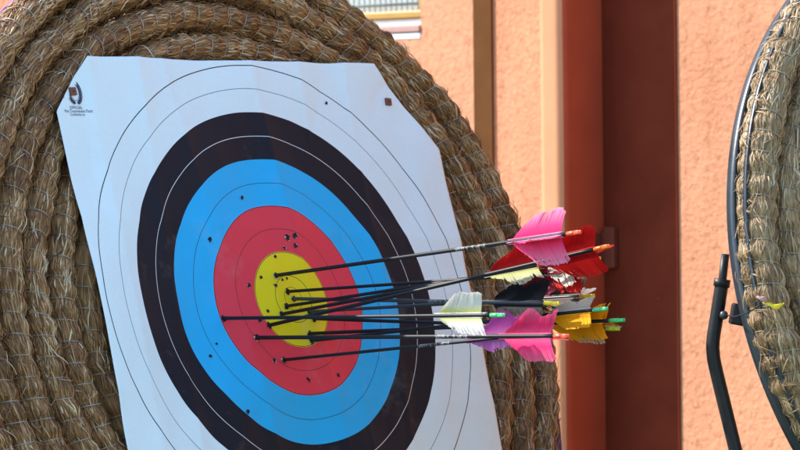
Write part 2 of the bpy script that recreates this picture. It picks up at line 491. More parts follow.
def straw_layers(coil, keep, n_lie, n_loose, n_fuzz):
    """keep(x,y) mask in butt coordinates; returns verts, faces, tone of all ribbons"""
    out = []
    def sample(n, ph_lo, ph_hi):
        S = []; 
        tot = 0
        while tot < n:
            s = coil.L * np.sqrt(RNG.random(n)) ; s = coil.L * (RNG.random(n) ** .6)
            th = coil.theta(s); r = coil.rad(th)
            s = s[keep(r * np.cos(th), r * np.sin(th))]; S.append(s); tot += len(s)
        s = np.concatenate(S)[:n]
        return s, RNG.uniform(ph_lo, ph_hi, n)
    def outer_phi(s, ph):
        return ph
    # lying straws, along the rope
    s, ph = sample(n_lie, -.55, PI + .35)
    clump = coil.n1(s / .03, ph * 2)
    out.append(coil.blades(s, ph, RNG.uniform(.010, .045, n_lie), RNG.uniform(.0007, .0028, n_lie), RNG.normal(0, .24, n_lie),
        RNG.uniform(-.0004, .0009, n_lie), RNG.uniform(0, .0008, n_lie), np.where(RNG.random(n_lie) < .07, RNG.uniform(0, .0035, n_lie), 0),
        np.clip(RNG.normal(.47, .24, n_lie) + .18 * clump + .20 * coil.n1(s / .11 + 50, ph * .6) , 0, 1)))
    # straws working loose
    s, ph = sample(n_loose, -.4, PI + .3)
    out.append(coil.blades(s, ph, RNG.uniform(.015, .05, n_loose), RNG.uniform(.0008, .0024, n_loose), RNG.normal(0, .6, n_loose),
        RNG.uniform(.0, .0015, n_loose), RNG.uniform(0, .003, n_loose), RNG.uniform(0, .011, n_loose),
        np.clip(RNG.normal(.52, .27, n_loose), 0, 1)))
    # short broken chaff packed in the grooves between turns
    s, ph = sample(n_fuzz, 0, 1)
    side = RNG.random(n_fuzz) < .5
    ph = np.where(side, RNG.normal(.25, .28, n_fuzz), PI - RNG.normal(.25, .28, n_fuzz))
    out.append(coil.blades(s, ph, RNG.uniform(.008, .035, n_fuzz), RNG.uniform(.0007, .0022, n_fuzz), RNG.uniform(-1.5, 1.5, n_fuzz),
        RNG.uniform(-.001, .003, n_fuzz), RNG.uniform(0, .003, n_fuzz), RNG.uniform(0, .006, n_fuzz),
        np.clip(RNG.normal(.30, .2, n_fuzz), 0, 1)))
    Vs, Fs, Ts, o = [], [], [], 0
    for V, F, t in out:
        Vs.append(V); Fs.append(F + o); Ts.append(t); o += len(V)
    return np.concatenate(Vs), np.concatenate(Fs), np.concatenate(Ts)

def hoop(name, coil, z0, z1, extra, mat, parent, a0=0., a1=2 * PI, thick=.0025):
    n = 220
    ang = np.linspace(a0, a1, n)
    back = (coil.end - ang) % (2 * PI)
    # follow the outermost turn, easing over the step where the rope ends
    r = coil.r_end - PITCH * back / (2 * PI) + coil.a + extra
    ease = np.clip(back / .5, 0, 1); r = np.where(back > 2 * PI - .6, np.maximum(r, r + (PITCH) * ((back - (2 * PI - .6)) / .6)), r)
    prof = np.array([(0, z0), (thick, z0 + .0008), (thick, z1 - .0008), (0, z1)])
    V = np.stack([np.stack([(r + p[0]) * np.cos(ang), (r + p[0]) * np.sin(ang), np.full(n, p[1])], -1) for p in prof], 1).reshape(-1, 3)
    i = np.arange(n - 1)[:, None] * 4; j = np.arange(4)[None, :]; k = (j + 1) % 4
    F = np.stack([i + j, i + 4 + j, i + 4 + k, i + k], -1).reshape(-1, 4)
    return mesh_obj(name, V, F, [mat], parent, smooth=False)

def face_frame(th, al, ga):
    n = np.array([math.sin(th) * math.cos(al), -math.cos(th) * math.cos(al), math.sin(al)])
    r = np.array([math.cos(th), math.sin(th), 0.]); u = np.cross(n, r)
    if u[2] < 0: u = -u
    return r * math.cos(ga) + u * math.sin(ga), -r * math.sin(ga) + u * math.cos(ga), n

FR, FU, FN = face_frame(.7796, .28822, -.0049)
FC = np.array([-.1774, 9.0, 1.42 - .11846])
FB = FC - FN * .008                                     # the sheet bulges about 8 mm off its base plane
FMAT = frame_mat(FR, FU, FN, FB)
def on_face(px, py):
    p = on_plane(px, py, FC, FN) - FC; return p @ FR, p @ FU

# main butt
BO = (-.02, -.03)
BC = FB + FR * BO[0] + FU * BO[1]
butt = empty('straw_butt', frame_mat(FR, FU, FN, BC), 'brown coiled straw rope butt carrying the paper target and arrows', 'archery butt', 'coiled straw butts')
coil = Coil(.648, 45, -35, .085, 1)
coil.core('straw_coil', M_STRAW, butt)
coil.wire('binding_wire', M_WIRE, butt, .00085)
def keep1(x, y):
    X, Y = x + BO[0], y + BO[1]
    inside = (np.abs(X) < .385) & (np.abs(Y) < .375) & (np.abs(X) + np.abs(Y) < .66)
    return (~inside) & (Y > -.45)
V, F, T = straw_layers(coil, keep1, 50000, 1800, 11000)
tag(mesh_obj('loose_straw', V, F, [M_BLADE], butt, True, attr=T), kind='stuff')
hoop('metal_band', coil, -.094, -.050, -.001, M_BAND_PURPLE, butt)

# second butt
R2, U2, N2 = face_frame(math.radians(36), math.radians(15), 0)
C2 = at_depth(1067, 262, 8.72)
butt2 = empty('straw_butt', frame_mat(R2, U2, N2, C2), 'paler straw butt edged with black bands, held by the black tube stand', 'archery butt', 'coiled straw butts')
coil2 = Coil(.600, 160, -60, .082, 2)
coil2.core('straw_coil', M_STRAW2, butt2)
coil2.wire('binding_wire', M_WIRE2, butt2, .0008)
def keep2(x, y): return (x < -.15) & (y > -.5)
V, F, T = straw_layers(coil2, keep2, 20000, 400, 4000)
tag(mesh_obj('loose_straw', V, F, [M_BLADE2], butt2, True, attr=T), kind='stuff')
hoop('metal_band', coil2, -.084, -.064, -.0025, M_BAND_BLACK, butt2)
hoop('rim_strap', coil2, -.043, -.034, -.0015, M_BAND_BLACK, butt2, thick=.002)

# ------------------------------------------------------------------ paper target face
UNIT = .03961
nzA, nzB, nzC = Noise2(32, 32), Noise2(32, 32), Noise2(64, 64)
def paper_z(x, y):
    x = np.asarray(x, float); y = np.asarray(y, float)
    z = .0095 * nzA(x / .17 + 7.3, y / .30 + 3.1) + .004 * nzB(x / .075 + 4.2 + .2 * y, y / .2 + 9.) + .0012 * nzC(x / .03 + 11, y / .05 + 20)
    # creases where the folded sheet was opened out
    for cx, sl, amp, wd in ((-.245, .05, .0055, .03), (.045, -.05, .0065, .035), (.22, .04, .0050, .03), (-.12, -.12, .0045, .028), (-.335, .02, .0042, .03), (.12, .03, .0025, .015)):
        d = np.abs(x - cx - sl * y); z = z + amp * np.exp(-d / wd)
    for cy, amp, wd in ((.12, .0022, .03), (-.16, .0026, .04)):
        d = np.abs(y - cy + .05 * x); z = z + amp * np.exp(-d / wd)
    # pinned corners pull down, gentle roll of the edges
    for qx, qy in PINS:
        z = z - .006 * np.exp(-((x - qx) ** 2 + (y - qy) ** 2) / .04 ** 2)
    return np.maximum(z, -.0065) + .006

PINS = [on_face(391, 100), on_face(76, 89)]
OUT = [on_face(*q) for q in ((60, 110), (87, 58), (375, 65), (440, 148))]
xl, xr = OUT[0][0], OUT[3][0]
yt = .4045
def paper_face():
    ny = 240; nx = 220
    V = []; UV = []
    ys = np.linspace(-.46, yt, ny)
    tl = OUT; 
    def lim(y):
        l = xl + .002 * math.sin(y * 9); r = xr + .0015 * math.sin(y * 7 + 1)
        if y > tl[0][1]: l = np.interp(y, [tl[0][1], yt], [tl[0][0], tl[1][0]])
        if y > tl[3][1]: r = np.interp(y, [tl[3][1], yt], [tl[3][0], tl[2][0]])
        if y < -.37: k = (-.37 - y) * .9; l += k; r -= k
        return l, r
    G = np.zeros((ny, nx, 2))
    for i, y in enumerate(ys):
        l, r = lim(y)
        G[i, :, 0] = np.linspace(l, r, nx); G[i, :, 1] = y
    X, Y = G[..., 0], G[..., 1]
    Z = paper_z(X, Y)
    top = np.stack([X, Y, Z], -1).reshape(-1, 3)
    i = np.arange(ny - 1)[:, None] * nx; j = np.arange(nx - 1)[None, :]
    F = np.stack([i + j, i + j + 1, i + nx + j + 1, i + nx + j], -1).reshape(-1, 4)
    return top, F

def paper_mat():
    m, nt, b = new_mat('printed_target_paper'); L = nt.links
    tc = N(nt, 'ShaderNodeTexCoord')
    sep = N(nt, 'ShaderNodeSeparateXYZ'); L.new(tc.outputs['Object'], sep.inputs[0])
    cmb = N(nt, 'ShaderNodeCombineXYZ'); L.new(sep.outputs['X'], cmb.inputs['X']); L.new(sep.outputs['Y'], cmb.inputs['Y'])
    wob = N(nt, 'ShaderNodeTexNoise', inp={'Scale': 9.0, 'Detail': 1.0}); L.new(tc.outputs['Object'], wob.inputs['Vector'])
    ln = N(nt, 'ShaderNodeVectorMath', operation='LENGTH'); L.new(cmb.outputs[0], ln.inputs[0])
    un = N(nt, 'ShaderNodeMath', operation='DIVIDE'); L.new(ln.outputs['Value'], un.inputs[0]); un.inputs[1].default_value = UNIT * 10
    white = (.76, .875, .91)
    zones = [(0.0, (.80, .66, .015)), (.2, (.78, .055, .085)), (.4, (.024, .45, .87)), (.6, (.014, .016, .025)), (.8, white)]
    r = ramp(nt, zones, 'CONSTANT'); L.new(un.outputs[0], r.inputs['Fac'])
    col = r.outputs['Color']
    def line(radius, half, c, op=1.0):
        nonlocal col
        cp = N(nt, 'ShaderNodeMath', operation='COMPARE'); L.new(un.outputs[0], cp.inputs[0])
        cp.inputs[1].default_value = radius / 10; cp.inputs[2].default_value = half / (UNIT * 10)
        mu = N(nt, 'ShaderNodeMath', operation='MULTIPLY'); mu.inputs[1].default_value = op; L.new(cp.outputs[0], mu.inputs[0])
        mx = N(nt, 'ShaderNodeMix', data_type='RGBA'); L.new(mu.outputs[0], mx.inputs['Factor'])
        L.new(col, mx.inputs['A']); mx.inputs['B'].default_value = rgba(c); col = mx.outputs['Result']
    ink = (.03, .03, .035)
    for rd, hf, c, op in ((10, .00085, ink, 1), (9, .0006, ink, .75), (7, .00052, (.75, .77, .8), .95), (5, .00055, ink, .85), (4, .0006, ink, .9),
                          (3, .0005, ink, .8), (2, .0006, ink, .9), (1, .0006, ink, .85), (.5, .0005, ink, .8)):
        line(rd, hf, c, op)
    # fine print grain and faint wear along the folds
    n1 = N(nt, 'ShaderNodeTexNoise', inp={'Scale': 500., 'Detail': 2.0}); L.new(tc.outputs['Object'], n1.inputs['Vector'])
    g = ramp(nt, [(.3, (.93, .93, .93)), (.7, (1, 1, 1))]); L.new(n1.outputs['Fac'], g.inputs['Fac'])
    mx = N(nt, 'ShaderNodeMix', data_type='RGBA', blend_type='MULTIPLY'); mx.inputs['Factor'].default_value = 1.
    L.new(col, mx.inputs['A']); L.new(g.outputs['Color'], mx.inputs['B'])
    # handled, slightly scuffed and faded print
    n5 = N(nt, 'ShaderNodeTexNoise', inp={'Scale': 7., 'Detail': 7.0, 'Roughness': .7}); L.new(tc.outputs['Object'], n5.inputs['Vector'])
    g5 = ramp(nt, [(.56, (0, 0, 0)), (.80, (.16, .16, .16))]); L.new(n5.outputs['Fac'], g5.inputs['Fac'])
    m5 = N(nt, 'ShaderNodeMix', data_type='RGBA'); L.new(g5.outputs['Color'], m5.inputs['Factor'])
    L.new(mx.outputs['Result'], m5.inputs['A']); m5.inputs['B'].default_value = (.62, .60, .58, 1); L.new(m5.outputs['Result'], b.inputs['Base Color'])
    b.inputs['Roughness'].default_value = .5; b.inputs['Specular IOR Level'].default_value = .12
    n2 = N(nt, 'ShaderNodeTexNoise', inp={'Scale': 26., 'Detail': 4.0}); L.new(tc.outputs['Object'], n2.inputs['Vector'])
    bp = N(nt, 'ShaderNodeBump', inp={'Strength': .35, 'Distance': .003}); L.new(n2.outputs['Fac'], bp.inputs['Height'])
    L.new(bp.outputs['Normal'], b.inputs['Normal'])
    return m

V, F = paper_face()
face = mesh_obj('paper_target', V, F, [paper_mat()], None)
face.matrix_world = FMAT
tag(face, 'white paper target face with black, blue, red and yellow rings and clipped corners', 'paper target')
so_ = face.modifiers.new('thickness', 'SOLIDIFY'); so_.thickness = .0009; so_.offset = -1

def face_pt(px, py, lift=.0):
    x, y = on_face(px, py)
    return np.array([x, y, float(paper_z(x, y)) + lift])

# arrow holes: torn little craters
M_HOLE = plain('hole_dark', (.012, .010, .010), .9, 0, .2, 100)
M_TORN = plain('torn_paper', (.42, .38, .36), .8, 0, .3, 200)
holes = [(243, 197, 1.1), (209, 240, 1.1), (329.5, 101.5, .9), (285.8, 238.3, 1.5), (292.4, 236.6, 1.35), (283, 249, .9), (293, 246.6, 1.2),
         (273, 257.5, .9), (258, 278.5, .9), (271.5, 287.3, 1.0), (246.5, 286.5, 1.1), (264, 312.5, .9), (256.5, 322, 1.1), (271.5, 362, 1.1),
         (218, 343, .6), (212, 355.5, .9), (246, 412.5, 1.1), (306.5, 380.5, 1.1), (336.5, 376, 1.1), (279, 281, .7), (284, 279.5, .7)]
entries = [(272, 277), (265, 327), (277, 316), (282, 308), (284, 293), (306, 313), (290, 300), (224, 318), (310, 320), (306, 335), (308, 342), (253, 339), (281, 361)]
holes += [(px + .3, py + .2, 1.55) for px, py in entries]     # the punctures the standing arrows sit in
for k, (px, py, sc) in enumerate(holes):
    c = face_pt(px, py)
    rr = .0027 * sc
    vs, fs = [], []
    nn = 12
    for q, (rad, z) in enumerate(((0.5, .0007), (.95, .0008), (1.12, .0011), (1.35, .0003))):
        for j in range(nn):
            a = j * 2 * PI / nn; f = 1 + random.uniform(-.22, .22) * (q > 0)
            x, y = c[0] + rr * rad * f * math.cos(a), c[1] + rr * rad * f * math.sin(a) * 1.05
            vs.append((x, y, float(paper_z(x, y)) + z + random.uniform(0, .0007) * (q == 2)))
    vs.append((c[0], c[1], c[2] + .0006)); mi = []
    for q in range(3):
        for j in range(nn):
            j2 = (j + 1) % nn
            fs.append((q * nn + j, q * nn + j2, (q + 1) * nn + j2, (q + 1) * nn + j)); mi.append(1 if (q >= 1 and random.random() < (.35 if q == 2 else .25)) else 0)
    for j in range(nn): fs.append((nn * 4, j, (j + 1) % nn)); mi.append(0)
    # drop most outer skirt faces so the tear is ragged
    keepf = [(f, m_) for i_, (f, m_) in enumerate(zip(fs, mi)) if not (2 * nn <= i_ < 3 * nn and random.random() < .6)]
    # faces wound outwards (front seen from +z)
    o = mesh_obj('arrow_hole', vs, [tuple(reversed(f)) for f, _ in keepf], [M_HOLE, M_TORN], face, smooth=False, mat_idx=[m_ for _, m_ in keepf])

# printed emblem: a wreath of leaves around an oval, and its lines of lettering
M_INK = plain('printing_ink', (.03, .04, .09), .6, 0, .2, 300)
ec = on_face(77.5, 90.5)
vs, fs = [], []
def on_sheet(x, y):
    (ax, ay), (bx, by) = OUT[0], OUT[1]
    return (x - ax) * (by - ay) - (y - ay) * (bx - ax) > .0006
def leaf(cx, cy, ang, L, W):
    o = len(vs)
    ca, sa = math.cos(ang), math.sin(ang)
    for (t, w_) in ((0, 0), (.35, .5), (.7, .42), (1, 0), (.7, -.42), (.35, -.5)):
        x = cx + ca * t * L - sa * w_ * W; y = cy + sa * t * L + ca * w_ * W
        vs.append((x, y, float(paper_z(x, y)) + .0010))
    if all(on_sheet(v[0], v[1]) for v in vs[o:]): fs.append(tuple(range(o, o + 6)))
    else: del vs[o:]                              # the corner was clipped through the emblem
for sg in (-1, 1):
    for k in range(15):
        a = -PI / 2 + sg * (.12 + k * .178)
        x = ec[0] + .0122 * math.cos(a); y = ec[1] + .0180 * math.sin(a)
        tang = a + sg * PI / 2
        leaf(x, y, tang + sg * .55, .0062, .0026); leaf(x, y, tang - sg * .55, .0058, .0024)
n0 = len(vs); nn = 48
for k in range(nn):
    a = k * 2 * PI / nn
    for rx, ry in ((.0086, .0136), (.0093, .0144)):
        x = ec[0] + rx * math.cos(a); y = ec[1] + ry * math.sin(a); vs.append((x, y, float(paper_z(x, y)) + .0010))
for k in range(nn):
    a, b_ = n0 + 2 * k, n0 + 2 * ((k + 1) % nn)
    if on_sheet(*vs[a][:2]) and on_sheet(*vs[b_][:2]): fs.append((a, a + 1, b_ + 1, b_))
mesh_obj('wreath_emblem', vs, fs, [M_INK], face, smooth=False)
def print_text(body, px, py, size, width):
    cu = bpy.data.curves.new('printed_text', 'FONT'); cu.body = body; cu.size = size; cu.align_x = 'CENTER'; cu.resolution_u = 2
    tmp = bpy.data.objects.new('tmp_text', cu); COL.objects.link(tmp)
    bpy.context.view_layer.update()
    me = bpy.data.meshes.new_from_object(tmp.evaluated_get(bpy.context.evaluated_depsgraph_get()))
    bpy.data.objects.remove(tmp)
    xs = [v.co.x for v in me.vertices]; k = width / (max(xs) - min(xs))
    cx, cy = on_face(px, py)
    for v in me.vertices:
        x, y = cx + v.co.x * k, cy + v.co.y * k * 1.15
        v.co = (x, y, float(paper_z(x, y)) + .0010)
    me.name = 'printed_text'; me.materials.clear(); me.materials.append(M_INK)
    link(bpy.data.objects.new('printed_text', me), face)
print_text('OFFICIAL', 79.5, 107.6, .006, .0265)
print_text('Fita Tournament Face', 81.5, 111.0, .006, .055)
print_text('Conforms to', 81, 114.2, .005, .030)

# pins: small rusty square washers with a nail head
M_RUST = plain('rusty_square', (.20, .065, .035), .7, .0, .3, 120, .001)
for k, ((px, py), lab, hw) in enumerate((((391, 100.5), 'small rusty square pin at the right clipped corner of the paper', .0062),
                                     ((75.5, 90), 'small rusty square pin pushed through the printed wreath emblem', .0066))):
    c = face_pt(px, py)
    M_ = FMAT @ Matrix.Translation(Vector(c)) @ Matrix.Rotation(math.radians(-6 + 9 * k), 4, 'Z')
    t = empty('target_pin', M_, lab, 'pin', 'pins holding the paper')
    bm = bmesh.new(); add_box(bm, (-hw, -hw, -.001), (hw, hw, .0042), .0012); bm_obj('square_washer', bm, M_RUST, t)
    bm = bmesh.new(); bmesh.ops.create_uvsphere(bm, u_segments=12, v_segments=6, radius=.0024, matrix=Matrix.Translation((0, 0, .0042)) @ Matrix.Scale(.5, 4, (0, 0, 1)))
    bm_obj('nail_head', bm, M_BOLT, t, True)

# ------------------------------------------------------------------ arrows
def shaft_mat(name, col, rough, dash):
    m, nt, b = new_mat(name); L = nt.links
    tc = N(nt, 'ShaderNodeTexCoord')
    mp = N(nt, 'ShaderNodeMapping'); mp.inputs['Scale'].default_value = (300, 60, 60) ; L.new(tc.outputs['Object'], mp.inputs['Vector'])
    n1 = N(nt, 'ShaderNodeTexNoise', inp={'Scale': 1., 'Detail': 2.0}); L.new(mp.outputs[0], n1.inputs['Vector'])
    # a short run of worn print on the shaft (x is the distance from the nock end)
    sep = N(nt, 'ShaderNodeSeparateXYZ'); L.new(tc.outputs['Object'], sep.inputs[0])
    cp = N(nt, 'ShaderNodeMath', operation='COMPARE'); L.new(sep.outputs['X'], cp.inputs[0]); cp.inputs[1].default_value = -.225; cp.inputs[2].default_value = .035
    gt = N(nt, 'ShaderNodeMath', operation='GREATER_THAN'); L.new(n1.outputs['Fac'], gt.inputs[0]); gt.inputs[1].default_value = .5
    mu = N(nt, 'ShaderNodeMath', operation='MULTIPLY'); L.new(cp.outputs[0], mu.inputs[0]); L.new(gt.outputs[0], mu.inputs[1])
    m2 = N(nt, 'ShaderNodeMath', operation='MULTIPLY'); L.new(mu.outputs[0], m2.inputs[0]); m2.inputs[1].default_value = dash
    mx = N(nt, 'ShaderNodeMix', data_type='RGBA'); L.new(m2.outputs[0], mx.inputs['Factor'])
    mx.inputs['A'].default_value = rgba(col); mx.inputs['B'].default_value = (.5, .5, .52, 1)
    L.new(mx.outputs['Result'], b.inputs['Base Color']); b.inputs['Roughness'].default_value = rough; b.inputs['Specular IOR Level'].default_value = .22
    return m
M_SHAFT = shaft_mat('black_carbon_shaft', (.014, .014, .017), .5, .4)
M_SHAFT2 = shaft_mat('plain_black_shaft', (.012, .012, .015), .45, 0)
M_SHAFT3 = shaft_mat('grey_shaft', (.05, .055, .062), .35, .3)

def feather_mat(name, base, mid, tip):
    m, nt, b = new_mat(name); L = nt.links
    uv = N(nt, 'ShaderNodeUVMap'); sep = N(nt, 'ShaderNodeSeparateXYZ'); L.new(uv.outputs['UV'], sep.inputs[0])
    at = N(nt, 'ShaderNodeAttribute', attribute_name='tone')
    r = ramp(nt, [(0, base), (.38, mid), (1, tip)]); L.new(sep.outputs['Y'], r.inputs['Fac'])
    hs = N(nt, 'ShaderNodeHueSaturation'); L.new(r.outputs['Color'], hs.inputs['Color'])
    mr = N(nt, 'ShaderNodeMapRange'); mr.inputs['To Min'].default_value = .72; mr.inputs['To Max'].default_value = 1.22
    L.new(at.outputs['Fac'], mr.inputs['Value']); L.new(mr.outputs[0], hs.inputs['Value'])
    b.inputs['Roughness'].default_value = .6; b.inputs['Specular IOR Level'].default_value = .15
    L.new(hs.outputs['Color'], b.inputs['Base Color'])
    tr = N(nt, 'ShaderNodeBsdfTranslucent'); L.new(hs.outputs['Color'], tr.inputs['Color'])
    ms = N(nt, 'ShaderNodeMixShader'); ms.inputs[0].default_value = .38
    out = nt.nodes['Material Output']
    L.new(b.outputs[0], ms.inputs[1]); L.new(tr.outputs[0], ms.inputs[2]); L.new(ms.outputs[0], out.inputs['Surface'])
    return m
FM = {
 'pink': feather_mat('pink_feather', (.92, .05, .24), (.90, .11, .33), (.90, .42, .60)),
 'hotpink': feather_mat('hot_pink_feather', (.92, .12, .32), (.92, .05, .24), (.92, .22, .42)),
 'red': feather_mat('red_feather', (.42, .010, .012), (.62, .010, .012), (.66, .018, .016)),
 'crimson': feather_mat('crimson_feather', (.40, .012, .04), (.52, .03, .09), (.55, .07, .14)),
 'cream': feather_mat('cream_feather', (.58, .62, .10), (.62, .62, .36), (.66, .62, .46)),
 'white': feather_mat('white_feather', (.66, .68, .10), (.86, .86, .80), (.88, .88, .86)),
 'black': feather_mat('black_feather', (.008, .009, .013), (.010, .011, .016), (.014, .016, .022)),
 'yellow': feather_mat('yellow_feather', (.90, .38, .006), (.94, .48, .006), (.94, .54, .02)),
 'grey': feather_mat('grey_brown_feather', (.10, .06, .06), (.24, .18, .17), (.48, .42, .40)),
 'purple': feather_mat('purple_feather', (.76, .24, .58), (.70, .13, .52), (.56, .09, .48)),
 'violet': feather_mat('violet_feather', (.09, .014, .12), (.13, .022, .17), (.24, .06, .30)),
 'palegrey': feather_mat('pale_feather', (.52, .50, .42), (.60, .58, .50), (.66, .64, .56)),
}
NM = {k: plain(k + '_nock', c, .3, 0, .08, 60) for k, c in dict(
    orange=(.80, .15, .015), orangered=(.82, .10, .03), green=(.05, .60, .16), teal=(.05, .58, .26), lime=(.42, .66, .03),
    yellow=(.80, .66, .02), red=(.5, .03, .03)).items()}

def feather(parent, mat, x0, x1, roll, hgt, shape, ragged, seed, sr):
    """one vane: barbs slanting back from a quill glued along the shaft. x runs back from the nock (negative towards the point)."""
    rn = random.Random(seed)
    nb = 130; K = 8
    vs, uvs, tn, fs = [], [], [], []
    L = x1 - x0
    # outline heights over the quill
    clump = 0.; cut = 0.
    cr, sn = math.sin(roll), math.cos(roll)          # roll 90 = up, 0 = towards the camera, -90 = down
    slope = {'para': .9, 'shield': .55, 'wild': .75}[shape]
    notch = [rn.uniform(0, 1) for _ in range(3 + int(ragged * 5))]
    curl = rn.choice((-1, 1)) * rn.uniform(.10, .28)
    for i in range(nb):
        t = i / (nb - 1)
        if shape == 'para': prof = min(1., .12 + 1.15 * min(1, t * 3.2) ** .7) * (1.0 - .10 * (1 - t)) * (1 if t < .9 else 1 - 1.6 * (t - .9))
        elif shape == 'shield': prof = min(1., .18 + 1.5 * t ** .7) * min(1., (1 - t) * 9 + .35)
        else: prof = min(1., .22 + 2.2 * t) * (.85 + .15 * math.sin(t * 9 + seed))
        h = hgt * prof
        gap = 0
        for q in notch:
            dd = abs(t - q) * nb
            if dd < 2.2: gap = max(gap, rn.uniform(.2, .6) * ragged)
        h *= 1 - gap
        h *= (1 - ragged * .10 * rn.random()) * (1 + .035 * math.sin(t * 7 + seed) + .02 * math.sin(t * 19 + seed * 2))
        clump = .85 * clump + rn.gauss(0, .035)
        bx = x0 + L * t
        lean = slope * (1 + clump * .35) + .03 * rn.gauss(0, 1) * ragged
        if shape == 'para': lean *= (1 - .55 * t)
        side = clump * .012 + rn.gauss(0, .0006)
        hw = L / nb * 1.25
        tone = min(1, max(0, .5 + .8 * clump + rn.gauss(0, .08)))
        o = len(vs)
        for k in range(K):
            q = k / (K - 1)
            hh = h * q
            xx = bx + lean * hh + .10 * lean * h * q * q
            w_ = hw * (1 - .72 * q ** 4)
            lat = side * q * q + curl * hh * q + .0012 * math.sin(t * 11 + seed) * q * q
            rad = sr + hh
            y = rad * cr - lat * sn; z = rad * sn + lat * cr
            tip = (.0012 if k == K - 1 else 0)
            vs.append((xx - w_, y, z)); vs.append((xx + w_ + tip, y + .0002 * sn, z - .0002 * cr))
            uvs += [(t, q * prof), (t, q * prof)]; tn += [tone, tone]
        for k in range(K - 1):
            a = o + 2 * k; fs.append((a, a + 1, a + 3, a + 2))
    # quill
    n_q = 14
    path = [(x0 - .012 + (L + .016) * k / (n_q - 1), (sr + .0006) * cr, (sr + .0006) * sn) for k in range(n_q)]
    V, F = sweep(path, np.linspace(.0005, .0011, n_q), 6)
    o = len(vs)
    vs += [tuple(v) for v in V]; uvs += [(0, .95)] * len(V); tn += [.8] * len(V)
    fs += [tuple(o + q for q in f) for f in F]
    return mesh_obj('feather', vs, fs, [mat], parent, True, uvs, tn)

def nock_mesh(parent, mat, r):
    """tapered nock with a string slot between two ears; sits behind x=0"""
    bm = bmesh.new()
    prof = [(-.006, r * 1.02), (.0, r * 1.08), (.004, r * 1.1), (.011, r * 1.18)]
    vv = []
    for x, rad in prof:
        vv.append([bm.verts.new((x, rad * math.cos(a), rad * math.sin(a))) for a in [k * 2 * PI / 16 for k in range(16)]])
    for i in range(len(prof) - 1):
        for j in range(16):
            k = (j + 1) % 16; bm.faces.new((vv[i][j], vv[i][k], vv[i + 1][k], vv[i + 1][j]))
    bm.faces.new(vv[-1]); bm.faces.new(list(reversed(vv[0])))
    for sg in (1, -1):                         # the two ears, joined to the nock body
        e = r * 1.1
        add_box(bm, (.0105, -e * .85, sg * r * .42 if sg > 0 else -r * 1.12), (.0225, e * .85, r * 1.12 if sg > 0 else -r * .42), .0008)
    return bm_obj('nock', bm, mat, parent, True)

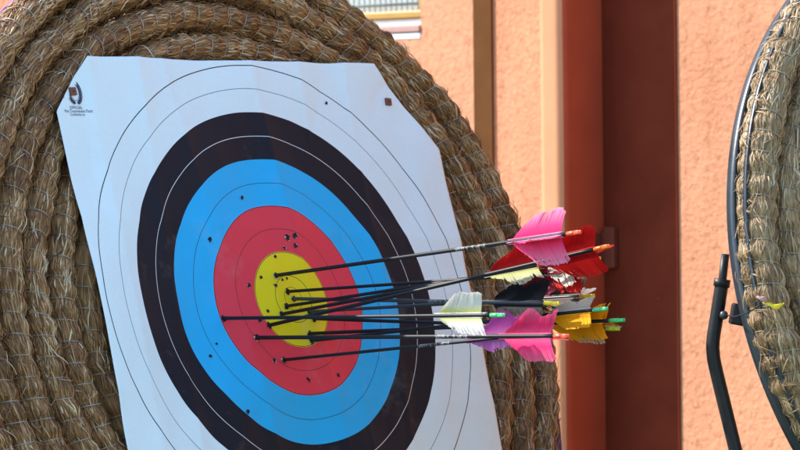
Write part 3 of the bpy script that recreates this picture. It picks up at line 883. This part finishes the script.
AZ = math.radians(45.5)
ARROWS = [
 # entry, nock tip, azimuth deg, shaft radius, shaft, nock, fletch px (start,end), feathers [(colour, roll deg, height, shape, ragged)], label
 ((272, 277), (580, 232), 41.0, .0031, M_SHAFT, 'orangered', (516, 562), [('pink', 80, .037, 'para', .30), ('pink', -78, .042, 'para', .5), ('pink', -22, .034, 'para', .3)],
  'topmost black arrow with pink feathers and an orange red nock'),
 ((265, 327), (609, 246), 49.5, .0031, M_SHAFT2, 'orange', (546, 598), [('red', 84, .034, 'para', .25), ('red', -96, .036, 'para', .35), ('red', 190, .035, 'para', .3)],
  'steeply rising black arrow with large bright red feathers and orange nock'),
 ((277, 316), (552, 263), 48.0, .0029, M_SHAFT2, 'red', (492, 538), [('red', 84, .044, 'wild', .2), ('cream', -62, .024, 'wild', .85), ('cream', -140, .02, 'wild', .6)],
  'black arrow with one red feather above and a ragged yellow green feather below'),
 ((282, 308), (600, 258), 48.5, .0027, M_SHAFT2, 'yellow', (540, 578), [('red', -80, .050, 'para', .45), ('palegrey', -60, .046, 'wild', .9), ('red', 160, .03, 'para', .3)],
  'thin black arrow behind the red feathers with a small yellow nock'),
 ((284, 293), (562, 272.5), 46.5, .0026, M_SHAFT2, 'red', (513, 553), [('crimson', -76, .034, 'wild', .25), ('crimson', 60, .022, 'para', .3), ('crimson', 170, .03, 'para', .3)],
  'thin arrow with dull crimson feathers just below the yellow green feather'),
 ((306, 313), (594, 295.5), 48.0, .0027, M_SHAFT3, 'yellow', (546, 584), [('grey', 82, .034, 'wild', .3), ('grey', -50, .032, 'para', .4), ('grey', 170, .03, 'para', .4)],
  'arrow with grey brown feathers and a yellow nock, above the yellow feathers'),
 ((290, 300), (558, 303.5), 44.0, .0030, M_SHAFT3, 'yellow', (496, 542), [('black', 88, .036, 'wild', .3), ('black', -60, .026, 'wild', .4), ('black', 190, .035, 'para', .3)],
  'arrow with glossy black feathers and a bright yellow nock'),
 ((224, 318), (504, 315), 43.0, .0029, M_SHAFT2, 'green', (443, 482), [('white', 78, .036, 'para', .2), ('white', -78, .027, 'shield', .55), ('white', 170, .03, 'para', .3)],
  'arrow with white feathers fading to yellow green and a green nock'),
 ((310, 320), (619, 329), 47.0, .0028, M_SHAFT2, 'lime', (566, 604), [('yellow', 88, .030, 'para', .5), ('palegrey', -70, .022, 'para', .75), ('palegrey', 170, .03, 'para', .5)],
  'arrow with lime nock, lowest of the yellow feathered cluster'),
 ((306, 335), (624, 320), 47.0, .0029, M_SHAFT2, 'green', (551, 602), [('yellow', 82, .025, 'wild', .6), ('yellow', -84, .027, 'para', .5), ('yellow', 185, .03, 'para', .4)],
  'arrow with yellow feathers and the rearmost bright green nock'),
 ((308, 342), (607, 308.5), 44.5, .0028, M_SHAFT2, 'teal', (552, 590), [('yellow', -80, .026, 'para', .3), ('palegrey', 75, .018, 'wild', .5), ('yellow', 170, .03, 'para', .3)],
  'arrow with blue green nock, topmost of the yellow feathered cluster'),
 ((253, 339), (568, 336), 44.0, .0033, M_SHAFT, 'orangered', (507, 551), [('hotpink', 76, .042, 'wild', .2), ('hotpink', -74, .036, 'para', .35), ('hotpink', 200, .03, 'para', .4)],
  'lower black arrow with hot pink feathers and an orange red nock'),
 ((281, 361), (548, 333), 44.0, .0026, M_SHAFT, 'red', (474, 522), [('purple', 84, .040, 'wild', .35), ('violet', -74, .022, 'wild', .7), ('violet', 180, .03, 'para', .4)],
  'lowest arrow with purple and violet feathers behind the hot pink ones'),
]
for ai, (ent, nk, azd, sr, sm, nkc, (f0, f1), feats, lab) in enumerate(ARROWS):
    x, y = on_face(*ent)
    E = FB + FR * x + FU * y + FN * float(paper_z(x, y))
    a = math.radians(azd)
    d2 = np.array([math.sin(a), -math.cos(a)])            # horizontal flight axis, pointing back to the archer
    perp = np.array([d2[1], -d2[0]])
    rv = ray(*nk)
    t = (perp @ (E[:2] - CAM[:2])) / (perp @ rv[:2])       # nock on its pixel ray, in the vertical plane of flight
    K = CAM + rv * t
    dr = K - E; LEN = np.linalg.norm(dr); dr /= LEN
    NOCK = .0225
    # local frame: x back along the arrow, y up, z sideways (towards the camera side); origin at the shaft's rear end
    zl = np.cross(dr, np.array([0, 0, 1.])); zl /= np.linalg.norm(zl); yl = np.cross(zl, dr)
    org = K - dr * NOCK
    t_ = empty('arrow', frame_mat(dr, yl, zl, org), lab, 'arrow', 'arrows stuck in the paper target')
    xs = np.linspace(-(LEN - NOCK) - .07, 0, 24)
    V, F = sweep(np.c_[xs, xs * 0, xs * 0], sr, 14)
    mesh_obj('shaft', V, F, [sm], t_)
    nock_mesh(t_, NM[nkc], sr)
    # pixel range -> distance from the nock (perspective is weak over an arrow)
    per = LEN / (nk[0] - ent[0])
    x0 = -(nk[0] - f0) * per + NOCK; x1 = -(nk[0] - f1) * per + NOCK
    x1 = min(x1, -.006)
    for q, (fc, roll, h, shp, rag) in enumerate(feats):
        feather(t_, FM[fc], x0, x1, math.radians(roll), h, shp, rag, 31 * ai + q + 3, sr)

# ------------------------------------------------------------------ black tube stand of the second butt
YS = 8.47
stand = empty('target_stand', Matrix.Translation(Vector(at_depth(905, 1120, YS + .1))), 'bent black steel tube stand clamped to the left edge of the paler straw butt', 'stand')
sinv = stand.matrix_world.inverted()
def loc(p): return np.array(sinv @ Vector(p))
foot = at_depth(905, 1135, YS); foot[2] = .004
leg_pts = [at_depth(722, 283, YS), at_depth(717.5, 312, YS), at_depth(713.4, 338, YS), at_depth(713.2, 353, YS), at_depth(717, 374, YS), at_depth(736, 452, YS),
           at_depth(790, 676, YS), foot]
V, F = sweep([loc(p) for p in smooth_path(leg_pts, 8)], .0104, 16)
mesh_obj('leg', V, F, [M_BLACK], stand)
V, F = sweep([loc(p) for p in (at_depth(725.4, 254, YS), at_depth(722.6, 279, YS), at_depth(722., 286, YS))], .0062, 14)
mesh_obj('inner_tube', V, F, [M_BLACK], stand)
V, F = sweep([loc(at_depth(722.6, 279, YS)), loc(at_depth(721.4, 287, YS))], .0126, 16)
mesh_obj('collar', V, F, [M_BLACK], stand)
# mirrored leg on the other side of the butt and the cross bar the butt rests on
mir = lambda p: p + np.array([2 * (C2[0] + .10 - p[0]), .72, 0])
V, F = sweep([loc(mir(p)) for p in smooth_path(leg_pts, 8)], .0104, 16)
mesh_obj('leg', V, F, [M_BLACK], stand)
pa = at_depth(795, 700, YS); pb = mir(pa)
V, F = sweep([loc(pa), loc((pa + pb) / 2), loc(pb)], .0105, 14)
mesh_obj('cross_bar', V, F, [M_BLACK], stand)
# clamp block + bolt
cb = at_depth(739, 314, YS - .02)
bm = bmesh.new(); add_box(bm, (-.012, -.02, -.017), (.012, .03, .015), .003, Matrix.Translation(Vector(loc(cb))) @ Matrix.Rotation(.2, 4, 'Y'))
bm_obj('clamp', bm, M_BLACK, stand)
bl = at_depth(724, 315, YS - .020)
bm = bmesh.new()
bmesh.ops.create_cone(bm, cap_ends=True, segments=18, radius1=.0066, radius2=.0058, depth=.010, matrix=Matrix.Translation(Vector(loc(bl))) @ Matrix.Rotation(math.radians(80), 4, 'X'))
bm_obj('bolt', bm, M_BOLT, stand, True)

# cord tied from the clamp over the straw, and the yellow scrap caught in it
def on_b2(px, py, lift): return on_plane(px, py, C2 + N2 * lift, N2)
pts = [bl + np.array([.004, -.012, 0]), at_depth(735, 316.5, YS - .075), at_depth(748, 312.5, YS - .11), on_b2(757, 307, .004), on_b2(762, 305, .004)]
V, F = sweep(smooth_path(pts, 8), .0011, 8)
tag(mesh_obj('cord', V, F, [M_BLACK]), 'thin black cord tied from the clamp bolt over the edge of the paler butt', 'cord')
def ribbon(name, px_pts, wid, mat, z0):
    P = smooth_path([on_b2(x, y, z) for x, y, z in px_pts], 7); n = len(P)
    Tn = np.gradient(P, axis=0); Tn /= np.linalg.norm(Tn, axis=1)[:, None]
    Bn = np.cross(Tn, N2); Bn /= np.linalg.norm(Bn, axis=1)[:, None]
    k = np.linspace(0, 1, n)
    ww = wid * (.35 + .65 * np.sin(PI * np.clip(k * 1.1, 0, 1)) ** .6)
    tw = np.sin(k * 5)[:, None] * .5
    side = Bn * np.cos(tw) + N2 * np.sin(tw)
    V = np.stack([P - side * ww[:, None], P + N2 * .0015, P + side * ww[:, None]], 1).reshape(-1, 3)
    i = np.arange(n - 1)[:, None] * 3; j = np.arange(2)[None, :]
    F = np.stack([i + j, i + j + 1, i + 4 + j, i + 3 + j], -1).reshape(-1, 4)
    o = mesh_obj(name, V, F, [mat]); md = o.modifiers.new('thickness', 'SOLIDIFY'); md.thickness = .0008
    return o
tag(ribbon('ribbon_scrap', [(763, 302, .004), (769, 304, .010), (775, 307, .013), (780, 306, .011), (784, 303.5, .012)], .0045, plain('yellow_plastic', (.70, .56, .02), .45, 0, .15, 90), 0),
    'yellow plastic scrap caught on the front of the paler butt', 'scrap')
tag(ribbon('ribbon_scrap', [(757, 296, .006), (761, 298.5, .011), (765, 300, .010), (767, 303, .006)], .0055, plain('pinkish_cloth', (.42, .24, .20), .8, 0, .2, 90), 0),
    'small pinkish brown cloth scrap beside the yellow scrap on the paler butt', 'scrap')
